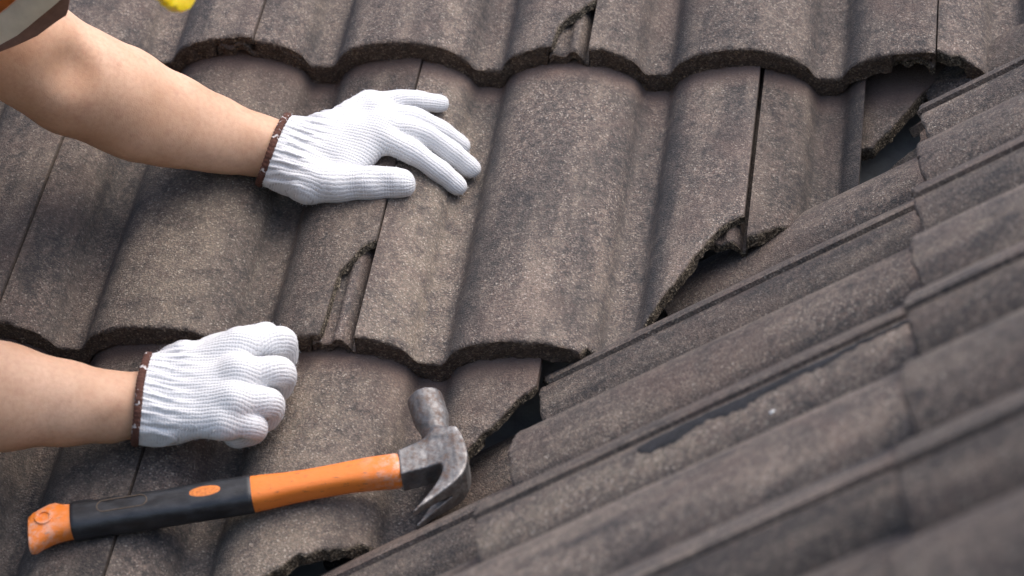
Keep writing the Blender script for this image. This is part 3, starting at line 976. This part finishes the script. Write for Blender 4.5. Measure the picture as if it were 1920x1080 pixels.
def trouser_f(P):
    d = chain_d(P, [(-760, 40, 245, 140), (-810, 40, 218, 150)], 40)
    for sg in (-1, 1):
        hip = np.array([-790, 40 + sg * 85, 205.0]); kn = np.array([-600, 40 + sg * 125, 88.0]); an = np.array([-950, 40 + sg * 120, 82.0])
        d = smin(d, seg_d(P, hip, kn, 103, 80), 50)
        d = smin(d, seg_d(P, kn, an, 74, 62), 20)
    d = d + fold(P, 4)
    return np.maximum(d, (P[:, 0] + 700) - 1e3 * (P[:, 2] < 190))
shell(trouser_f, (-1030, -250, -20), (-490, 340, 420), 8, 'trousers', M_TROUSER, person)
def boot_f(P):
    d = None
    for sg in (-1, 1):
        y = 40 + sg * 120
        b = smin(seg_d(P, (-950, y, 84), (-985, y, 80), 52, 50), seg_d(P, (-1000, y, 70), (-1085, y, 52), 46, 38), 20)
        d = b if d is None else np.minimum(d, b)
    return d
boots = shell(boot_f, (-1140, -160, 5), (-890, 240, 150), 7, 'boots', simple('brown_boot_leather', (0.085, 0.05, 0.03), 0.6, 0, 90, 0.3, 0.0004), person)
# yellow hard hat
def hat_f(P, grow=0.0):
    f, up, sd = HEAD_F, HEAD_UP, HEAD_S
    c = HEAD_C + 34 * up - 6 * f
    q = P - c
    x, y, z = q @ f, q @ sd, q @ up
    dome = (np.sqrt((x / 122) ** 2 + (y / 102) ** 2 + (z / 106) ** 2) - 1) * 100
    inner = (np.sqrt((x / 112) ** 2 + (y / 92) ** 2 + (z / 96) ** 2) - 1) * 94
    dome = np.maximum(np.maximum(dome, -inner), -z)
    ridge = np.maximum(np.abs(y) - 11, (np.sqrt((x / 124) ** 2 + (z / 111) ** 2) - 1) * 100)
    dome = np.minimum(dome, np.maximum(np.maximum(ridge, -inner), -z))
    R = 128 + 50 * np.exp(-((np.arctan2(y, x)) / 0.80) ** 2)
    rr = np.hypot(x, y * 1.18)
    br = np.maximum(np.abs(z + 0.00042 * rr ** 2 - 2) - 3.4, rr - R)
    br = np.maximum(br, -(np.hypot(x / 112, y / 92) - 1) * 94)
    return smin(dome, br, 6)
M_HAT = simple('yellow_hard_hat_shell', (1.0, 0.62, 0.010), 0.32, 0, 40, 0.04, 0)
hb = M_HAT.node_tree.nodes['Principled BSDF']
hb.inputs['Subsurface Weight'].default_value = 0.5
hb.inputs['Subsurface Radius'].default_value = (1.0, 0.55, 0.02)
hb.inputs['Subsurface Scale'].default_value = 0.02
shell(hat_f, tuple(HEAD_C - 215), tuple(HEAD_C + 215), 4.0, 'hard_hat', M_HAT, person, 40)

# ------------------------------------------------------------------ knitted gloves
LEFT = {
  'index': [(-16.2, 220.8, 32.0, 12), (13.8, 212.3, 25.0, 10.2), (37.0, 205.6, 9.0, 9.4), (51.5, 201.3, -4.0, 8.8)],
  'middle': [(-14.8, 233.1, 34.0, 12), (19.2, 232.2, 26.0, 10.2), (44.0, 227.2, 9.0, 9.4), (60.0, 224.1, -6.0, 8.8)],
  'ring': [(-21.1, 250.0, 32.0, 11.5), (7.8, 251.4, 26.0, 9.9), (31.3, 253.4, 9.0, 9.1), (47.0, 254.9, -8.0, 8.4)],
  'pinky': [(-32.2, 263.9, 29.0, 10.5), (-9.0, 270.5, 28.0, 9.2), (9.3, 279.6, 20.0, 8.5), (26.6, 286.3, 11.0, 7.9)],
  'thumb': [(-68.1, 172.9, 24.0, 15), (-43.3, 169.5, 26.0, 15), (-16.0, 171.6, 27.0, 14), (10.6, 174.7, 25.0, 13.2)],
}
L_PALM = dict(wrist=[(-116, 212, 30, 24.5), (-116, 202, 30, 24.5)], base=[(-76, 222, 25, 19), (-78, 188, 24, 19)],
              web=[(-46, 176, 26, 13), (-26, 206, 27, 12)])
RIGHT = {
  'index': [(-80.2, -44.8, 60.0, 14), (-51.1, -28.4, 50.0, 11.4), (-53.7, -24.1, 27.0, 11.5), (-73.3, -25.7, 14.0, 11)],
  'middle': [(-72.4, -73.6, 62.0, 14), (-44.9, -61.3, 52.0, 11.4), (-51.2, -53.5, 27.0, 11.5), (-71.9, -50.7, 14.0, 11)],
  'ring': [(-73.3, -97.3, 58.0, 13.5), (-49.3, -88.8, 47.0, 11.2), (-55.2, -83.1, 25.0, 11.2), (-75.1, -78.4, 14.0, 10.5)],
  'pinky': [(-80.3, -111.3, 50.0, 12.5), (-58.9, -107.4, 41.0, 10.3), (-64.7, -100.7, 24.0, 9.6), (-79.3, -98.1, 16.0, 9.5)],
  'thumb': [(-127.4, -52.8, 42.0, 16), (-101.3, -34.0, 40.0, 15), (-78.6, -21.6, 40.0, 13), (-65.2, -16.0, 44.0, 10.5)],
}
R_PALM = dict(wrist=[(-158, -94, 53, 26.5), (-158, -105, 53, 26.5)], base=[(-126, -72, 48, 22), (-126, -108, 46, 20)],
              web=[(-100, -40, 42, 16), (-84, -46, 44, 15)])

def glove(name, H, PALM, cuff_c, cuff_dir, up, label, bounds, fist):
    fingers = ('index', 'middle', 'ring', 'pinky', 'thumb')
    w0, w1 = PALM['wrist']; b0, b1 = PALM['base']
    cuff_dir = np.array(cuff_dir, float); cuff_dir /= np.linalg.norm(cuff_dir)
    cuff_c = np.array(cuff_c, float)
    up0 = np.array(up, float)
    S = {fg: spline(H[fg]) for fg in fingers}
    mets = {}
    for i, fg in enumerate(fingers[:4]):
        t = i / 3.0
        bb = np.array(b0[:3]) * 0 + (np.array(b1[:3]) * (1 - t) + np.array(b0[:3]) * t if (b1[1] < b0[1]) == (H['index'][0][1] < H['pinky'][0][1]) else np.array(b0[:3]) * (1 - t) + np.array(b1[:3]) * t)
        mets[fg] = tuple(bb) + (17.0,)
    def f(P):
        d = None
        for fg in fingers[:4]:
            e = chain_d(P, S[fg], 1.0)
            d = e if d is None else smin(d, e, 1.8 if fist else 3.2)
        pal = smin(seg_d(P, w0[:3], b0[:3], w0[3], b0[3]), seg_d(P, w1[:3], b1[:3], w1[3], b1[3]), 22)
        for fg in fingers[:4]:
            m = H[fg][0]
            pal = smin(pal, seg_d(P, mets[fg][:3], m[:3], 17, m[3] + 0.6), 10)
        tb = chain_d(P, S['thumb'], 1.0)
        tb = smin(tb, seg_d(P, H['thumb'][0][:3], tuple((np.array(b0[:3]) + np.array(b1[:3])) / 2), H['thumb'][0][3], 17), 14)
        pal = smin(pal, chain_d(P, PALM['web'], 4), 12)
        pal = smin(pal, seg_d(P, w1[:3] if not fist else w0[:3], H['thumb'][0][:3], 20, 15), 14)
        d = smin(d, pal, 7.0)
        d = smin(d, tb, 4.5 if not fist else 6.0)
        # slack cloth: shallow wrinkles
        q = P @ np.array([0.055, 0.11, 0.05])
        d = d + 0.35 * np.sin(q * 1.7 + 1.3 * np.sin(P[:, 0] * 0.09)) + 0.25 * np.sin(P[:, 0] * 0.21 + P[:, 1] * 0.13 + P[:, 2] * .17)
        al = -(P - cuff_c) @ cuff_dir
        ac = P @ np.cross(cuff_dir, up0)
        d = d + 0.9 * np.exp(-((al - 20) / 17.0) ** 2) * np.sin(ac * 2 * math.pi / 8.5 + 0.09 * al + 0.8 * np.sin(ac * 0.13))
        # open cuff
        return np.maximum(d, (P - cuff_c) @ cuff_dir)
    V, F = surface_net(f, bounds[0], bounds[1], 1.5, newton=1)
    N = grad(f, V)
    # knitting coordinates: along and around each finger, handed over to the palm
    up = np.array(up, float)
    lat = np.cross(cuff_dir, up); lat /= np.linalg.norm(lat)
    W = np.zeros(len(V)); A = np.zeros(len(V)); C = np.zeros(len(V))
    palm_al = -(V - cuff_c) @ cuff_dir
    palm_ac = (V - cuff_c) @ lat
    best = np.full(len(V), 1e9); bal = palm_al.copy(); bac = palm_ac.copy(); bt = np.zeros(len(V))
    for fg in fingers:
        ch = np.array(S[fg]); pts = ch[:, :3]
        base_al = float(-(pts[0] - cuff_c) @ cuff_dir); base_ac = float((pts[0] - cuff_c) @ lat)
        tan = np.gradient(pts, axis=0); tan /= np.linalg.norm(tan, axis=1, keepdims=True)
        arcs = np.concatenate([[0], np.cumsum(np.linalg.norm(np.diff(pts, axis=0), axis=1))])
        ups = []
        u_ = up
        for tg in tan:
            u_ = u_ - (u_ @ tg) * tg; u_ = u_ / np.linalg.norm(u_); ups.append(u_)
        ups = np.array(ups)
        fd = np.full(len(V), 1e9); fal = np.zeros(len(V)); fth = np.zeros(len(V))
        for i in range(len(pts) - 1):
            ab = pts[i + 1] - pts[i]; L2 = ab @ ab
            t = ((V - pts[i]) @ ab) / L2
            tcl = np.clip(t, 0.0 if i else -1e3, 1.0 if i < len(pts) - 2 else 1e3)
            tcd = np.clip(t, 0, 1)
            rel = V - pts[i] - tcd[:, None] * ab
            dd = np.linalg.norm(rel, axis=1) - (ch[i, 3] + tcd * (ch[i + 1, 3] - ch[i, 3]))
            uu_ = ups[i] + tcd[:, None] * (ups[i + 1] - ups[i])
            tg = tan[i] + tcd[:, None] * (tan[i + 1] - tan[i])
            ss = np.cross(uu_, tg)
            th = np.arctan2((rel * ss).sum(1), (rel * uu_).sum(1))
            m = dd < fd
            fd = np.where(m, dd, fd); fth = np.where(m, th, fth)
            fal = np.where(m, arcs[i] + tcl * math.sqrt(L2), fal)
        sgn = 1.0 if np.cross(up, tan[0]) @ lat > 0 else -1.0
        m = fd < best
        best = np.where(m, fd, best)
        bal = np.where(m, base_al + fal, bal); bac = np.where(m, base_ac + sgn * fth * 10.5, bac)
        bt = np.where(m, np.clip((fal - 6) / 22, 0, 1), bt)
    bt = bt * np.clip(1 - (best - 1.0) / 4.0, 0, 1)
    bt = bt * bt * (3 - 2 * bt)
    course = palm_al * (1 - bt) + bal * bt
    wale = palm_ac * (1 - bt) + bac * bt
    cuff = np.clip(1 - (palm_al - 22) / 10.0, 0, 1)
    # elastic ribs of the cuff and the fine wales as real relief
    d_rib = 0.75 * np.sin(wale * 2 * math.pi / 4.6 + 0.5 * np.sin(palm_al * 0.35)) * cuff
    V = V + N * d_rib[:, None]
    me = net_mesh('glove', V, F)
    fattr(me, 'wale', wale); fattr(me, 'course', course); fattr(me, 'cuff', cuff)
    g = link_mesh('glove', me, M_KNIT, person, FA)
    tag(g, label)
    # loose cotton fibres standing off the yarn
    rs = np.random.default_rng(len(V))
    pick = rs.choice(len(V), 2600, replace=False)
    FV, FF = [], []
    for i in pick:
        p = V[i]; nn = N[i] + 0.9 * rs.normal(size=3); nn /= np.linalg.norm(nn)
        if nn @ N[i] < 0.05: nn = N[i]
        sd = np.cross(nn, rs.normal(size=3)); sd /= np.linalg.norm(sd)
        L = rs.uniform(1.0, 2.6); wd = 0.075
        bend = 0.5 * L * rs.normal(size=3) * 0.6
        b_ = len(FV)
        for t_, q in ((0, 1.0), (0.55, 0.9), (1.0, 0.4)):
            c_ = p + nn * L * t_ + bend * t_ * t_
            FV += [c_ - sd * wd * q, c_ + sd * wd * q]
        FF += [(b_, b_ + 1, b_ + 3, b_ + 2), (b_ + 2, b_ + 3, b_ + 5, b_ + 4)]
    fz = link_mesh('fibre_fuzz', mesh_from('fibre_fuzz', np.array(FV) * MM, FF), M_FIBRE, g)
    fz['kind'] = 'stuff'
    return g, f
def knit_mat():
    t = NT('white_cotton_knit')
    wl_, cr, cf = t.attr('wale'), t.attr('course'), t.attr('cuff')
    co = t.obj_co()
    n = t.noise(co, 260, 3, 0.6)
    n2 = t.noise(co, 30, 3, 0.6)
    nf = t.noise(co, 1600, 2, 0.6)
    ww = t.math('ADD', wl_, t.math('MULTIPLY', t.math('SUBTRACT', n, 0.5), 2.2))
    cc = t.math('ADD', cr, t.math('MULTIPLY', t.math('SUBTRACT', n, 0.5), 2.2))
    a = t.math('SINE', t.math('MULTIPLY', ww, 2 * math.pi / 2.75))
    # stitches of neighbouring wales are half a course apart
    b = t.math('SINE', t.math('ADD', t.math('MULTIPLY', cc, 2 * math.pi / 2.3), t.math('MULTIPLY', a, 1.1)))
    ah = t.math('POWER', t.math('ABSOLUTE', t.math('ADD', t.math('MULTIPLY', a, 0.5), 0.5)), 0.6)
    bh = t.math('ADD', t.math('MULTIPLY', b, 0.5), 0.5)
    h = t.math('ADD', t.math('MULTIPLY', ah, 0.45), t.math('MULTIPLY', t.math('MULTIPLY', bh, ah), 0.45))
    gap = t.math('MULTIPLY', t.ramp(ah, [(0.0, 1.0), (0.50, 0.0)]), t.ramp(bh, [(0.25, 1.0), (0.75, 0.15)]))
    gap = t.math('MULTIPLY', gap, t.ramp(n2, [(0.30, 0.30), (0.62, 1.0)]))
    col = t.mix(n2, (0.65, 0.65, 0.665), (0.745, 0.743, 0.738))
    col = t.mix(t.math('MULTIPLY', gap, 0.75), col, (0.30, 0.275, 0.275))
    t.link(col, t.b.inputs['Base Color'])
    t.b.inputs['Roughness'].default_value = 0.95
    t.b.inputs['Specular IOR Level'].default_value = 0.1
    t.b.inputs['Sheen Weight'].default_value = 0.10
    t.b.inputs['Sheen Roughness'].default_value = 0.5
    t.b.inputs['Subsurface Weight'].default_value = 0.0
    hh = t.math('ADD', h, t.math('MULTIPLY', nf, 0.3))
    t.link(t.bump(hh, 0.00065, 0.7), t.b.inputs['Normal'])
    return t.m
M_KNIT = knit_mat()
M_FIBRE = simple('cotton_fibre', (0.82, 0.82, 0.82), 0.95, 0, 50, 0.02, 0)
gl, fl = glove('glove', LEFT, L_PALM, (-104, 206, 28), (-0.93, 0.13, 0.34), (0.15, -0.25, 0.95), 'white knitted glove lying flat with spread fingers', ((-125, 140, -30), (78, 308, 62)), False)
gr, fr_ = glove('glove', RIGHT, R_PALM, (-147, -98, 52), (-0.98, -0.08, 0.20), (0.05, -0.1, 0.99), 'white knitted glove clenched into a fist', ((-172, -150, -8), (-22, 10, 86)), True)

def cuff_band(f_glove, c, n, r_tube, mat, parent, tail=None):
    """overlocked yarn edge: a tube of stitches following the glove's cut opening"""
    c, n = np.array(c, float), np.array(n, float); n /= np.linalg.norm(n)
    e1 = np.cross(n, (0, 0, 1.0)); e1 /= np.linalg.norm(e1); e2 = np.cross(n, e1)
    loop = []
    m = 300
    cc = c - n * 1.2
    for k in range(m):
        a = 2 * math.pi * k / m
        dr = math.cos(a) * e1 + math.sin(a) * e2
        lo, hi = 0.0, 60.0
        for _ in range(24):
            md = 0.5 * (lo + hi)
            if f_glove((cc + dr * md)[None])[0] < 0: lo = md
            else: hi = md
        loop.append(lo)
    loop = np.array(loop)
    for _ in range(6): loop = 0.5 * loop + 0.25 * (np.roll(loop, 1) + np.roll(loop, -1))
    V, F = [], []
    seg = 10
    for k in range(m):
        a = 2 * math.pi * k / m
        dr = math.cos(a) * e1 + math.sin(a) * e2
        p = c + dr * (loop[k] + 0.4) + n * (0.8 + 0.5 * math.sin(a * 3))
        st_ = 1.0 + 0.07 * math.sin(k * 2 * math.pi * 60 / m)
        for q in range(seg):
            b = 2 * math.pi * q / seg
            V.append(p + (dr * math.cos(b) * 0.72 + n * math.sin(b) * 1.25) * r_tube * st_ * (1 + 0.08 * math.sin(q * 3 + k)))
    for k in range(m):
        for q in range(seg):
            F.append((k * seg + q, ((k + 1) % m) * seg + q, ((k + 1) % m) * seg + (q + 1) % seg, k * seg + (q + 1) % seg))
    me = mesh_from('cuff_band', np.array(V) * MM, F)
    return link_mesh('cuff_band', me, mat, parent)
def yarn_mat():
    t = NT('brown_overlock_yarn')
    co = t.obj_co()
    n = t.noise(co, 420, 3, 0.6)
    c = t.mix(n, (0.040, 0.016, 0.011), (0.135, 0.052, 0.034))
    fl = t.math('MULTIPLY', t.ramp(t.noise(co, 75, 1, 0.5), [(0.54, 0.0), (0.60, 1.0)]), t.ramp(t.noise(co, 330, 1, 0.5), [(0.54, 0.0), (0.60, 0.9)]))
    c = t.mix(fl, c, (0.62, 0.58, 0.56))
    t.link(c, t.b.inputs['Base Color']); t.b.inputs['Roughness'].default_value = 0.95
    t.link(t.bump(n, 0.0010), t.b.inputs['Normal'])
    return t.m
M_YARN = yarn_mat()
cuff_band(fl, (-104, 206, 28), (-0.93, 0.13, 0.34), 2.45, M_YARN, gl)
cuff_band(fr_, (-147, -98, 52), (-0.98, -0.08, 0.20), 2.45, M_YARN, gr)

# ------------------------------------------------------------------ the ground far below the roof
def ground_mat():
    t = NT('yard_grass')
    co = t.obj_co()
    n = t.noise(co, 0.6, 5, 0.65); n2 = t.noise(co, 14, 4, 0.7)
    c = t.mix(n, (0.035, 0.055, 0.018), (0.075, 0.085, 0.035))
    c = t.mix(t.ramp(n2, [(0.4, 0.0), (0.7, 0.6)]), c, (0.09, 0.075, 0.045))
    t.link(c, t.b.inputs['Base Color']); t.b.inputs['Roughness'].default_value = 0.95
    return t.m
V = [(-150, -150, -4.2), (150, -150, -4.2), (150, 150, -4.2), (-150, 150, -4.2)]
g = link_mesh('ground', mesh_from('ground', V, [(0, 1, 2, 3)], False), ground_mat())
g['kind'] = 'structure'
